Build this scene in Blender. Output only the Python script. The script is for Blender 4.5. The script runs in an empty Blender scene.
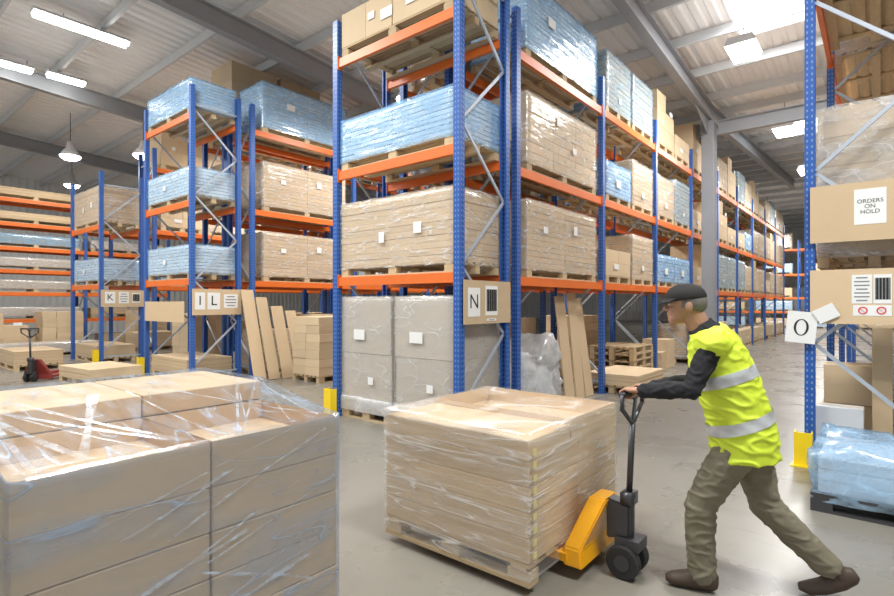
import bpy, bmesh, math, random
from mathutils import Vector, Matrix, noise
from mathutils.bvhtree import BVHTree
S = bpy.context.scene; C = S.collection
RD = random.Random(11)
PI = math.pi
def V(*a): return Vector(a)

# ------------------------------------------------------------------ materials
def nt(name):
    m = bpy.data.materials.new(name); m.use_nodes = True
    n = m.node_tree.nodes; l = m.node_tree.links
    return m, n, l, n['Principled BSDF']
def M_basic(name, col, rough=.5, var=.08, scale=6, metal=0, rnd=0, bump=0, bscale=40, stretch=None, coat=0):
    m, n, l, p = nt(name)
    tc = n.new('ShaderNodeTexCoord'); mp = n.new('ShaderNodeMapping')
    l.new(tc.outputs['Object'], mp.inputs['Vector'])
    if stretch: mp.inputs['Scale'].default_value = stretch
    nz = n.new('ShaderNodeTexNoise'); nz.inputs['Scale'].default_value = scale; nz.inputs['Detail'].default_value = 4
    l.new(mp.outputs[0], nz.inputs['Vector'])
    mix = n.new('ShaderNodeMix'); mix.data_type = 'RGBA'
    mix.inputs[6].default_value = tuple(c*(1-var) for c in col)+(1,)
    mix.inputs[7].default_value = tuple(min(1, c*(1+var)) for c in col)+(1,)
    l.new(nz.outputs['Fac'], mix.inputs[0])
    out = mix.outputs[2]
    if rnd:
        oi = n.new('ShaderNodeObjectInfo'); mr = n.new('ShaderNodeMapRange')
        mr.inputs[3].default_value = 1-rnd; mr.inputs[4].default_value = 1+rnd
        l.new(oi.outputs['Random'], mr.inputs[0])
        hs = n.new('ShaderNodeHueSaturation'); l.new(mr.outputs[0], hs.inputs['Value']); l.new(out, hs.inputs['Color']); out = hs.outputs[0]
    l.new(out, p.inputs['Base Color'])
    p.inputs['Roughness'].default_value = rough; p.inputs['Metallic'].default_value = metal
    if coat: p.inputs['Coat Weight'].default_value = coat
    if bump:
        nb = n.new('ShaderNodeTexNoise'); nb.inputs['Scale'].default_value = bscale
        l.new(mp.outputs[0], nb.inputs['Vector'])
        b = n.new('ShaderNodeBump'); b.inputs['Strength'].default_value = bump; b.inputs['Distance'].default_value = .01
        l.new(nb.outputs['Fac'], b.inputs['Height']); l.new(b.outputs[0], p.inputs['Normal'])
    return m
def M_floor():
    m, n, l, p = nt('polished_concrete')
    tc = n.new('ShaderNodeTexCoord')
    def nz(scale, st, det, lo, hi, rot=0):
        mp = n.new('ShaderNodeMapping'); mp.inputs['Scale'].default_value = st; mp.inputs['Rotation'].default_value = (0,0,rot); l.new(tc.outputs['Object'], mp.inputs['Vector'])
        k = n.new('ShaderNodeTexNoise'); k.inputs['Scale'].default_value = scale; k.inputs['Detail'].default_value = det; l.new(mp.outputs[0], k.inputs['Vector'])
        r = n.new('ShaderNodeMapRange'); r.inputs[1].default_value = lo; r.inputs[2].default_value = hi; l.new(k.outputs['Fac'], r.inputs[0]); return r.outputs[0]
    def mix(f, a, b):
        k = n.new('ShaderNodeMix'); k.data_type = 'RGBA'; l.new(f, k.inputs[0])
        for i, q in ((6, a), (7, b)):
            if isinstance(q, tuple): k.inputs[i].default_value = q+(1,)
            else: l.new(q, k.inputs[i])
        return k.outputs[2]
    c = mix(nz(.7, (1,1,1), 6, .30, .70), (.215,.20,.168), (.262,.243,.208))
    c = mix(nz(5, (1,1,1), 8, .58, .78), c, (.19,.176,.15))
    c = mix(nz(3.5, (.25,2.5,1), 6, .63, .74, .4), c, (.152,.141,.124))
    c = mix(nz(3.5, (2.5,.2,1), 6, .65, .76, .1), c, (.162,.15,.131))
    l.new(c, p.inputs['Base Color'])
    r = nz(1.3, (1,1,1), 6, .3, .7); mr = n.new('ShaderNodeMapRange'); mr.inputs[3].default_value = .22; mr.inputs[4].default_value = .38; l.new(r, mr.inputs[0]); l.new(mr.outputs[0], p.inputs['Roughness'])
    return m
def M_film(name, col, base, amp, scale=3, rot=(0, .6, .5), st=(1, 1, 7), rough=.22, thr=(.42, .68), tint=(1, 1, 1), bump=.35, gloss=.05, line=.45, lscale=2.2, lst=(.8, .8, 6), lrot=(.12, .16, .1), lw=.022):
    m, n, l, p = nt(name)
    tc = n.new('ShaderNodeTexCoord')
    def nse(rot_, st_, sc, det, dist):
        mp = n.new('ShaderNodeMapping'); mp.inputs['Rotation'].default_value = rot_; mp.inputs['Scale'].default_value = st_
        l.new(tc.outputs['Object'], mp.inputs['Vector'])
        k = n.new('ShaderNodeTexNoise'); k.inputs['Scale'].default_value = sc; k.inputs['Detail'].default_value = det; k.inputs['Distortion'].default_value = dist
        l.new(mp.outputs[0], k.inputs['Vector']); return k.outputs['Fac']
    def mt(op, a, b):
        k = n.new('ShaderNodeMath'); k.operation = op
        for i, q in enumerate((a, b)):
            if isinstance(q, (int, float)): k.inputs[i].default_value = q
            else: l.new(q, k.inputs[i])
        return k.outputs[0]
    def rng(v, a, b, c, d):
        k = n.new('ShaderNodeMapRange'); k.inputs[1].default_value = a; k.inputs[2].default_value = b; k.inputs[3].default_value = c; k.inputs[4].default_value = d; l.new(v, k.inputs[0]); return k.outputs[0]
    n1 = nse(rot, st, scale, 5, .6); n2 = nse(lrot, lst, lscale, 1.5, .15)
    f1 = rng(n1, thr[0], thr[1], base, min(1, base+amp))
    d2 = mt('ABSOLUTE', mt('SUBTRACT', n2, .5), 0)
    ln = rng(d2, 0, lw, line, 0)
    brk = rng(n1, .40, .60, .15, 1)
    fac = mt('MINIMUM', mt('ADD', f1, mt('MULTIPLY', ln, brk)), .95)
    p.inputs['Base Color'].default_value = col+(1,); p.inputs['Roughness'].default_value = rough
    b = n.new('ShaderNodeBump'); b.inputs['Strength'].default_value = bump; b.inputs['Distance'].default_value = .03
    l.new(mt('ADD', mt('MULTIPLY', n1, .6), n2), b.inputs['Height']); l.new(b.outputs[0], p.inputs['Normal'])
    ts = n.new('ShaderNodeBsdfTranslucent'); ts.inputs[0].default_value = col+(1,); m0 = n.new('ShaderNodeMixShader'); m0.inputs[0].default_value = .3
    l.new(p.outputs[0], m0.inputs[1]); l.new(ts.outputs[0], m0.inputs[2])
    tr = n.new('ShaderNodeBsdfTransparent'); tr.inputs[0].default_value = tint+(1,); mx = n.new('ShaderNodeMixShader')
    l.new(fac, mx.inputs[0]); l.new(tr.outputs[0], mx.inputs[1]); l.new(m0.outputs[0], mx.inputs[2])
    gl = n.new('ShaderNodeBsdfGlossy'); gl.inputs['Roughness'].default_value = .17; l.new(b.outputs[0], gl.inputs['Normal'])
    mx2 = n.new('ShaderNodeMixShader'); mx2.inputs[0].default_value = gloss; l.new(mx.outputs[0], mx2.inputs[1]); l.new(gl.outputs[0], mx2.inputs[2])
    l.new(mx2.outputs[0], n['Material Output'].inputs['Surface'])
    return m
def M_emit(name, col, s):
    m, n, l, p = nt(name)
    p.inputs['Base Color'].default_value = col+(1,); p.inputs['Emission Color'].default_value = col+(1,); p.inputs['Emission Strength'].default_value = s
    return m
def M_post(name, col):
    m, n, l, p = nt(name)
    tc = n.new('ShaderNodeTexCoord'); sp = n.new('ShaderNodeSeparateXYZ'); l.new(tc.outputs['Object'], sp.inputs[0])
    def mt(op, a, b=None):
        k = n.new('ShaderNodeMath'); k.operation = op
        for i, q in enumerate((a, b)):
            if q is None: continue
            if isinstance(q, (int, float)): k.inputs[i].default_value = q
            else: l.new(q, k.inputs[i])
        return k.outputs[0]
    def near(ax): return mt('LESS_THAN', mt('ABSOLUTE', mt('SUBTRACT', mt('ABSOLUTE', sp.outputs[ax]), .02)), .007)
    zz = mt('LESS_THAN', mt('ABSOLUTE', mt('SUBTRACT', mt('FRACT', mt('DIVIDE', sp.outputs[2], .06)), .5)), .2)
    h = mt('MULTIPLY', zz, mt('MAXIMUM', near(0), near(1)))
    mix = n.new('ShaderNodeMix'); mix.data_type = 'RGBA'; l.new(h, mix.inputs[0])
    mix.inputs[6].default_value = col+(1,); mix.inputs[7].default_value = (.18, .28, .47, 1)
    l.new(mix.outputs[2], p.inputs['Base Color']); p.inputs['Roughness'].default_value = .4
    return m

CARD = M_basic('cardboard', (.60, .45, .28), .72, .05, 5, rnd=.09)
CARDF = M_basic('cardboard_warm', (.60, .415, .235), .72, .05, 5, rnd=.07)
CARDL = M_basic('cardboard_pale', (.65, .50, .32), .72, .05, 5, rnd=.08)
CARDG = M_basic('cardboard_greyish', (.52, .455, .375), .7, .05, 5, rnd=.06)
CARDW = M_basic('white_board', (.74, .77, .80), .6, .05, 5, rnd=.08)
CARDM = M_basic('mixed_brown_board', (.58, .46, .32), .65, .08, 5, rnd=.16)
WOOD = M_basic('pallet_wood', (.56, .42, .25), .75, .2, 5, rnd=.15, stretch=(1, 6, 6))
POST = M_post('blue_post_paint', (.018, .095, .38))
BRACE = M_basic('galvanised_brace', (.45, .50, .57), .4, .1, 10, metal=.2)
ORANGE = M_basic('orange_beam_paint', (.80, .17, .025), .42, .07, 4)
GUARD = M_basic('yellow_guard_paint', (.92, .66, .01), .45, .08, 8)
STEEL = M_basic('grey_steel_paint', (.31, .32, .34), .5, .06, 3)
PURL = M_basic('purlin_galv', (.62, .63, .64), .5, .06, 3)
LAMPH = M_basic('lamp_housing', (.7, .7, .7), .5, .06, 3)
ROOF = M_basic('roof_sheet', (.88, .88, .87), .55, .05, 1.2)
WALLM = M_basic('wall_cladding', (.80, .81, .80), .6, .05, 1.0)
FLOOR = M_floor()
FCLEAR = M_film('clear_stretch_film', (.93, .94, .95), .12, .30, 5, (.3, .5, .5), (1, 1, 2.6), thr=(.46, .76), line=.6, lw=.03, gloss=.07)
FWHITE = M_film('milky_stretch_film', (.84, .84, .84), .18, .22, 2.2, (0, .3, .2), (1, 1, 1.8), thr=(.35, .8), line=.4, lst=(1.2, 1.2, 3), lrot=(.3, .5, .2), gloss=.06)
FMILK = M_film('dense_milky_film', (.88, .89, .90), .42, .36, 3.0, (.4, .3, .2), (1, 1, 1.8), thr=(.35, .75), line=.3, lst=(1.5, 1.5, 3), lrot=(.3, .5, .2), bump=.5, gloss=.06)
FLOOSE = M_film('loose_milky_film', (.88, .89, .90), .16, .50, 3.0, (.4, .3, .2), (1, 1, 1.8), thr=(.42, .72), line=.4, lst=(1.5, 1.5, 3), lrot=(.3, .5, .2), bump=.5, gloss=.07)
FBLUE = M_film('blue_film', (.40, .68, .98), .25, .30, 4, (.2, .4, .3), (1, 1, 2.6), .14, (.4, .72), (.85, .935, 1), gloss=.08, line=.45, bump=.3)
FPALE = M_film('pale_blue_film', (.57, .77, .95), .20, .32, 4, (.2, .4, .3), (1, 1, 2.6), .15, (.4, .72), (.91, .965, 1), gloss=.07, line=.5, bump=.3)
FHEAP = M_film('pale_blue_heap_film', (.48, .72, .96), .32, .38, 5, (.5, .4, .3), (1, 1, 1.6), .15, (.38, .7), (.88, .945, 1), gloss=.08, line=.4, lst=(2, 2, 3), lrot=(.6, .5, .2), bump=.6)
FDENSE = M_film('film_fold', (.66, .78, .93), .12, .5, 9, (0, .3, .3), (1, 1, 4), .2)
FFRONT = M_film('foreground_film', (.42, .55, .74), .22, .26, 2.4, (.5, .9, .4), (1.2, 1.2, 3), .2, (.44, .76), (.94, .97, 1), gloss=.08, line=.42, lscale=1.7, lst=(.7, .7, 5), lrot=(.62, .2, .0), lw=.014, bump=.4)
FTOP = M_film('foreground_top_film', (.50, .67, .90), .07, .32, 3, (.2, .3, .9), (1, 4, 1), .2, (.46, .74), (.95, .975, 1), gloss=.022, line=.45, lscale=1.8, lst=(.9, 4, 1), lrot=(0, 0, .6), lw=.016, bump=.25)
FJACK = M_film('jack_load_film', (.94, .93, .92), .13, .36, 3.0, (.12, .12, .1), (.6, .6, 6), .2, (.44, .72), gloss=.08, line=.7, lscale=3.0, lst=(.5, .5, 4.5), lrot=(.07, .09, 0), lw=.03, bump=.4)
PAPER = M_basic('white_paper', (.82, .82, .80), .6, .03, 4)
INK = M_basic('black_ink', (.02, .02, .02), .6, .05, 4)
INKG = M_basic('grey_ink', (.25, .25, .26), .6, .05, 4)
REDI = M_basic('red_ink', (.75, .04, .03), .5, .05, 4)
JYEL = M_basic('jack_yellow_paint', (.93, .43, .012), .35, .05, 5, coat=.3)
JRED = M_basic('jack_red_paint', (.26, .035, .028), .45, .08, 5)
BLACK = M_basic('black_rubber', (.025, .025, .028), .55, .1, 12)
DARKM = M_basic('dark_metal', (.09, .09, .10), .35, .1, 8, metal=.6)
SKIN = M_basic('skin', (.43, .23, .15), .65, .14, 30)
VEST = M_basic('hi_vis_yellow', (.68, .84, .05), .6, .06, 8)
REFL = M_basic('reflective_silver', (.62, .64, .66), .3, .06, 20, metal=.2)
JACKET = M_basic('black_jacket', (.018, .018, .022), .9, .15, 20)
TROUS = M_basic('olive_trousers', (.215, .193, .135), .92, .12, 18)
SHOE = M_basic('brown_boot', (.075, .05, .035), .6, .15, 15)
CAPM = M_basic('dark_cap', (.022, .02, .02), .85, .15, 25)
HAIR = M_basic('grey_hair', (.17, .157, .148), .8, .2, 60)
EYEW = M_basic('eye_white', (.8, .78, .75), .3, .02, 5)
EYED = M_basic('eye_dark', (.03, .02, .015), .2, .02, 5)
TAPEY = M_basic('pale_yellow_tape', (.68, .60, .28), .5)
TUBE = M_emit('lamp_tube', (1, 1, .97), 15)
SKYL = M_emit('skylight_panel', (.95, .98, 1), 3)

# ------------------------------------------------------------------ helpers
def quad_box(bm, x0, x1, y0, y1, z0, z1, mi=0):
    v = [bm.verts.new(p) for p in ((x0,y0,z0),(x1,y0,z0),(x1,y1,z0),(x0,y1,z0),(x0,y0,z1),(x1,y0,z1),(x1,y1,z1),(x0,y1,z1))]
    for f in ((3,2,1,0),(4,5,6,7),(0,1,5,4),(1,2,6,5),(2,3,7,6),(3,0,4,7)):
        bm.faces.new([v[i] for i in f]).material_index = mi
def bar(bm, p, q, w, h, ref=(0,0,1), mi=0):
    p = Vector(p); q = Vector(q); t = (q-p).normalized(); ref = Vector(ref)
    if abs(t.dot(ref)) > .95: ref = V(1,0,0)
    a = t.cross(ref).normalized(); b = t.cross(a)
    vs = []
    for c in (p, q):
        for sa, sb in ((-1,-1),(1,-1),(1,1),(-1,1)): vs.append(bm.verts.new(c+a*sa*w/2+b*sb*h/2))
    for f in ((3,2,1,0),(4,5,6,7),(0,1,5,4),(1,2,6,5),(2,3,7,6),(3,0,4,7)):
        bm.faces.new([vs[i] for i in f]).material_index = mi
def prism(bm, pts, vec, mi=0):
    vec = Vector(vec); a = [bm.verts.new(p) for p in pts]; b = [bm.verts.new(Vector(p)+vec) for p in pts]; k = len(pts)
    bm.faces.new(a[::-1]).material_index = mi; bm.faces.new(b).material_index = mi
    for i in range(k): bm.faces.new((a[i], a[(i+1)%k], b[(i+1)%k], b[i])).material_index = mi
def loft(bm, pts, rads, seg=14, ref=(0,1,0), mi=0, caps=True):
    pts = [Vector(p) for p in pts]; ref = Vector(ref); n = len(pts); rings = []
    for i, p in enumerate(pts):
        t = (pts[min(i+1,n-1)]-pts[max(i-1,0)]).normalized(); r = ref
        if abs(t.dot(r)) > .97: r = V(.3,.2,.9)
        e1 = (r-t*r.dot(t)).normalized(); e2 = t.cross(e1)
        ra, rb = rads[i] if isinstance(rads[i], tuple) else (rads[i], rads[i])
        rings.append([bm.verts.new(p+e1*ra*math.cos(2*PI*k/seg)+e2*rb*math.sin(2*PI*k/seg)) for k in range(seg)])
    for i in range(n-1):
        for k in range(seg):
            bm.faces.new((rings[i][k], rings[i][(k+1)%seg], rings[i+1][(k+1)%seg], rings[i+1][k])).material_index = mi
    if caps:
        bm.faces.new(rings[0][::-1]).material_index = mi; bm.faces.new(rings[-1]).material_index = mi
    return rings
def tube(bm, p, q, r, seg=12, mi=0): loft(bm, [p, q], [r, r], seg, (0,.1,1) if abs((Vector(q)-Vector(p)).normalized().y) > .9 else (0,1,0), mi)
def ell(bm, c, r, seg=16):
    if not isinstance(r, tuple): r = (r, r, r)
    bmesh.ops.create_uvsphere(bm, u_segments=seg, v_segments=seg//2+2, radius=1, matrix=Matrix.Translation(Vector(c)) @ Matrix.Diagonal((r[0], r[1], r[2], 1)))
def chain(bm, pts, rads, seg=12, ref=(0,1,0)):
    loft(bm, pts, rads, seg, ref)
    for p, r in zip(pts, rads): ell(bm, p, (r if not isinstance(r, tuple) else min(r)), 12)
def mesh(name, bm, mats, smooth=False, fix=True):
    if fix: bmesh.ops.recalc_face_normals(bm, faces=bm.faces[:])
    me = bpy.data.meshes.new(name); bm.to_mesh(me); bm.free()
    for m in (mats if isinstance(mats, (list, tuple)) else [mats]): me.materials.append(m)
    if smooth:
        for p in me.polygons: p.use_smooth = True
    return me
def link(name, me, parent=None, loc=(0,0,0), rot=(0,0,0)):
    o = bpy.data.objects.new(name, me); C.objects.link(o); o.location = loc; o.rotation_euler = rot
    if parent: o.parent = parent
    return o
def obj(name, bm, mats, parent=None, loc=(0,0,0), rot=(0,0,0), smooth=False, fix=True):
    return link(name, mesh(name, bm, mats, smooth, fix), parent, loc, rot)
def tag(o, label, cat, group=None):
    o['label'] = label; o['category'] = cat
    if group: o['group'] = group
    return o
def thing(name, label, cat, loc=(0,0,0), rotz=0, group=None):
    o = bpy.data.objects.new(name, None); C.objects.link(o); o.empty_display_size = .2
    o.location = loc; o.rotation_euler = (0,0,rotz)
    return tag(o, label, cat, group)
def struct(name, bm, mats, smooth=False):
    o = obj(name, bm, mats, None, smooth=smooth); o['kind'] = 'structure'; return o
def dup(root, loc, rotz, label, group=None):
    r = root.copy(); C.objects.link(r); r.location = loc; r.rotation_euler = (0,0,rotz); r['label'] = label
    if group: r['group'] = group
    for ch in list(root.children):
        c = ch.copy(); C.objects.link(c); c.parent = r
        for g in list(ch.children):
            d = g.copy(); C.objects.link(d); d.parent = c
    return r
def text_mesh(s, size, m):
    cu = bpy.data.curves.new('txt', 'FONT'); cu.body = s; cu.size = size; cu.align_x = 'CENTER'; cu.align_y = 'CENTER'; cu.space_line = .95
    o = bpy.data.objects.new('txt', cu); C.objects.link(o)
    dg = bpy.context.evaluated_depsgraph_get(); dg.update()
    me = bpy.data.meshes.new_from_object(o.evaluated_get(dg)); bpy.data.objects.remove(o)
    me.materials.clear(); me.materials.append(m); return me
def remesh(bm, name, m, voxel, parent=None, smooth=4, wr=0, wf=15, seed=0):
    bmesh.ops.recalc_face_normals(bm, faces=bm.faces[:])
    me = bpy.data.meshes.new(name); bm.to_mesh(me); bm.free()
    o = bpy.data.objects.new(name, me); C.objects.link(o)
    md = o.modifiers.new('r', 'REMESH'); md.mode = 'VOXEL'; md.voxel_size = voxel
    if smooth:
        sm = o.modifiers.new('s', 'SMOOTH'); sm.factor = .5; sm.iterations = smooth
    dg = bpy.context.evaluated_depsgraph_get(); dg.update()
    m2 = bpy.data.meshes.new_from_object(o.evaluated_get(dg)); m2.name = name
    bpy.data.objects.remove(o)
    m2.materials.clear(); m2.materials.append(m)
    if wr:
        nn = [v.normal.copy() for v in m2.vertices]
        for v, k in zip(m2.vertices, nn):
            c = v.co
            a = noise.noise(V(c.x*wf, c.y*wf, c.z*wf*1.3)+V(seed,0,0))
            q = noise.noise(V(c.x*wf*.9+c.z*wf*.8, c.y*wf*.9, c.z*wf*1.9-c.x*wf*.5)+V(seed,4,0)); r = (1-min(1, abs(q)*3.2))
            v.co = c+k*wr*(.45*a+.75*r-.25)
    for p in m2.polygons: p.use_smooth = True
    return link(name, m2, parent)

def pallet_bm(wx, wy, h=.14):
    bm = bmesh.new()
    for y in (-wy/2+.05, 0, wy/2-.05):
        quad_box(bm, -wx/2, wx/2, y-.05, y+.05, 0, .02)
        for x in (-wx/2+.07, 0, wx/2-.07): quad_box(bm, x-.07, x+.07, y-.048, y+.048, .0202, h-.042)
    for x in (-wx/2+.07, 0, wx/2-.07): quad_box(bm, x-.05, x+.05, -wy/2, wy/2, h-.0418, h-.022)
    k = 7
    for i in range(k):
        y = -wy/2+.05+(wy-.1)*i/(k-1); quad_box(bm, -wx/2, wx/2, y-.047, y+.047, h-.0218, h)
    return bm
def carton_mesh(w, d, h, m):
    bm = bmesh.new(); quad_box(bm, -w/2, w/2, -d/2, d/2, 0, h)
    bmesh.ops.bevel(bm, geom=bm.edges[:], offset=min(.004, h*.04), segments=1, affect='EDGES')
    return mesh('carton', bm, m)
def tray(w, d, h, rim, deep, m):
    bm = bmesh.new(); quad_box(bm, -w/2, w/2, -d/2, d/2, 0, h); bm.faces.ensure_lookup_table()
    top = max(bm.faces, key=lambda f: f.calc_center_median().z)
    bmesh.ops.inset_region(bm, faces=[top], thickness=rim)
    bmesh.ops.inset_region(bm, faces=[top], thickness=.003); bmesh.ops.translate(bm, verts=top.verts[:], vec=(0,0,-deep))
    return mesh('carton', bm, m)
def film_bm(wx, wy, z0, z1, lump, seed, sag=0, n=10):
    bm = bmesh.new(); nx = max(4, int(wx*n)); ny = max(4, int(wy*n)); nz = max(3, int((z1-z0)*n))
    def grid(f, a, b):
        g = [[bm.verts.new(f(i/a, j/b)) for j in range(b+1)] for i in range(a+1)]
        for i in range(a):
            for j in range(b): bm.faces.new((g[i][j], g[i+1][j], g[i+1][j+1], g[i][j+1]))
    X = lambda u: (u-.5)*wx
    Y = lambda u: (u-.5)*wy
    Z = lambda u: z0+(z1-z0)*u
    grid(lambda u, v: (X(u), -wy/2, Z(v)), nx, nz); grid(lambda u, v: (X(u), wy/2, Z(v)), nx, nz)
    grid(lambda u, v: (-wx/2, Y(u), Z(v)), ny, nz); grid(lambda u, v: (wx/2, Y(u), Z(v)), ny, nz)
    grid(lambda u, v: (X(u), Y(v), z1), nx, ny)
    bmesh.ops.remove_doubles(bm, verts=bm.verts[:], dist=1e-4)
    for v in bm.verts:
        c = v.co; q = noise.noise_vector(V(c.x*4+seed, c.y*4, c.z*4))*lump + noise.noise_vector(V(c.x*11+seed, c.y*11, c.z*11))*lump*.5
        out = V(abs(q.x)*(1 if c.x > 0 else -1) if abs(c.x) > wx*.49 else 0, abs(q.y)*(1 if c.y > 0 else -1) if abs(c.y) > wy*.49 else 0, abs(q.z) if c.z > z1-1e-3 else 0)
        if sag and c.z > z1-1e-3: out.z += sag*(noise.noise(V(c.x*2.2+seed, c.y*2.2, 0)))
        v.co = c+out
    return bm

# ------------------------------------------------------------------ the building
bm = bmesh.new(); quad_box(bm, -32, 14, -8, 48, -.2, 0); struct('floor', bm, FLOOR)
def roofz(y): return 6.42+.067*(abs(y-15.2) if y < 33 else (17.8-(y-33)))
bm = bmesh.new()
xs = []; x = -32.0
while x < 14:
    for dx, dz in ((0,0),(.12,0),(.16,.045),(.24,.045)): xs.append((x+dx, dz))
    x += .28
ys = [-6, 15.2, 33, 48.2]
g = [[bm.verts.new((a, y, roofz(y)+.66+dz)) for y in ys] for a, dz in xs]
for i in range(len(g)-1):
    for j in range(3): bm.faces.new((g[i][j], g[i][j+1], g[i+1][j+1], g[i+1][j]))
struct('ceiling', bm, ROOF)
def wall(name, p, q, zt):
    bm = bmesh.new(); p = Vector(p); q = Vector(q); L = (q-p).length; t = (q-p)/L; nrm = V(-t.y, t.x, 0); k = int(L/.3); vs = []
    for i in range(k*4+1):
        d = [0, .03, .03, 0][i % 4]; c = p+t*(L*i/(k*4))+nrm*d; vs.append((bm.verts.new(c), bm.verts.new(c+V(0,0,zt))))
    for a, b in zip(vs, vs[1:]): bm.faces.new((a[0], b[0], b[1], a[1]))
    struct(name, bm, WALLM)
wall('wall_left', (-32,48,0), (-32,-8,0), 9); wall('wall_back', (14,48,0), (-32,48,0), 8.5); wall('wall_right', (14,-8,0), (14,48,0), 9)
bm = bmesh.new(); y = -5.2
while y < 47:
    z = roofz(y)+.64; bar(bm, (-32, y, z-.11), (14, y, z-.11), .07, .2); y += 1.55
struct('trim_1', bm, PURL)
def ibeam(bm, p, q, d, w, tf=.025, tw=.018):
    p = Vector(p); q = Vector(q); up = V(0,0,1)
    bar(bm, p+up*(d/2-tf/2), q+up*(d/2-tf/2), w, tf); bar(bm, p-up*(d/2-tf/2), q-up*(d/2-tf/2), w, tf); bar(bm, p, q, tw, d-2*tf)
names = ['steel roof rafter meeting the grey column above the walking person', 'steel roof rafter over the gap left of the N-sign rack', 'steel roof rafter beside the battens at upper left', 'furthest left steel roof rafter low under the roof', 'steel roof rafter over the rack beside the O sign']
for x, nm in zip((-3.5, -10.3, -17.0, -23.7, 3.2), names):
    t = thing('roof_rafter', nm, 'roof beam', (x, 15.2, 6.42), 0, 'steel roof rafters'); 
    bm = bmesh.new(); ibeam(bm, (0,-21.0,.21+.067*21.0), (0,0,.21), .42, .2); obj('beam', bm, STEEL, t)
    bm = bmesh.new(); ibeam(bm, (0,.02,.21), (0,17.8,.21+.067*17.8), .42, .2); obj('beam', bm, STEEL, t)
    for s in (-1, 1):
        bm = bmesh.new(); prism(bm, [(-.01,s*1.5,.1), (-.01,s*.12,.0), (-.01,s*.12,-.4)], (.02,0,0)); obj('haunch', bm, STEEL, t)
for x, nm in ((-3.5, 'grey steel column rising from the floor behind the walking person'), (-17.0, 'grey steel column among the racks at far left')):
    t = thing('steel_column', nm, 'column', (x, 15.2, 0), 0)
    bm = bmesh.new()
    quad_box(bm, -.15, .15, -.17, -.15, 0.025, 6.4); quad_box(bm, -.15, .15, .15, .17, 0.025, 6.4); quad_box(bm, -.012, .012, -.15, .15, 0.025, 6.4); obj('shaft', bm, STEEL, t)
    bm = bmesh.new(); quad_box(bm, -.2, .2, -.22, .22, 0, .025); obj('base_plate', bm, STEEL, t)
bm = bmesh.new(); ibeam(bm, (-32,15.2,6.2), (-3.72,15.2,6.2), .36, .16); ibeam(bm, (-3.28,15.2,6.2), (14,15.2,6.2), .36, .16)
struct('trim_2', bm, STEEL)
# skylights; those behind and beside the camera are unseen, added to cast light
sk = [(-2.25,-1.05,10.6,12.6), (-2.3,-.9,19,21.5), (-7.5,-5.5,-3.5,.5), (-14.5,-12.5,-3.5,.3), (1.5,3.0,1,4)]
for i, (a, b, c, d) in enumerate(sk):
    bm = bmesh.new(); v = [bm.verts.new(p) for p in ((a,c,roofz(c)+.645),(b,c,roofz(c)+.645),(b,d,roofz(d)+.645),(a,d,roofz(d)+.645))]; bm.faces.new(v)
    struct('window_%d' % (i+1), bm, SKYL)
LC = (1, .985, .955)
def area(x, y, z, sx, sy, power, col=(1,1,1), rot=(0,0,0)):
    L = bpy.data.lights.new('area', 'AREA'); L.shape = 'RECTANGLE'; L.size = sx; L.size_y = sy; L.energy = power; L.color = col
    o = bpy.data.objects.new('area_light', L); C.objects.link(o); o.location = (x,y,z); o.rotation_euler = rot  # one object name for skylight light, lamp light and added fill
for i, (a, b, c, d) in enumerate(sk): area((a+b)/2, (c+d)/2, roofz((c+d)/2)+.5, b-a, d-c, 240 if i != 1 else 120, (.95,.98,1))
for x, y, p in ((-3,1.2,240), (-8.5,2.6,270), (-14.5,1.2,230), (1.5,2.5,270), (-20,2,80)): area(x, y, 6.9, 1.6, .5, p, LC)  # unseen fill lamps added above the cross aisle, without fixtures
def batten(x, y, z, L, label):
    t = thing('fluorescent_batten', label, 'ceiling light', (x,y,z), 0, 'fluorescent battens under the roof')
    bm = bmesh.new(); prism(bm, [(-.16,-L/2,.0), (.16,-L/2,.0), (.07,-L/2,.09), (-.07,-L/2,.09)], (0,L,0)); obj('housing', bm, LAMPH, t)
    for s in (-.075, .075):
        bm = bmesh.new(); tube(bm, (s,-L/2+.03,-.04), (s,L/2-.03,-.04), .045, 10); obj('tube', bm, TUBE, t, smooth=True)
    for s in (-.35, .35):
        bm = bmesh.new(); tube(bm, (0,s,.09), (0,s,max(.12, roofz(y)+.43-z)), .008, 6); obj('hanger', bm, DARKM, t)
batten(-13.1, 3.7, 7.45, 1.75, 'large bright fluorescent batten at the upper left corner')
batten(-16.45, 3.1, 7.45, .95, 'bright fluorescent batten at left edge, left of its neighbour')
batten(-16.35, 4.25, 7.45, .85, 'small fluorescent batten just right of the left-edge one')
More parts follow.
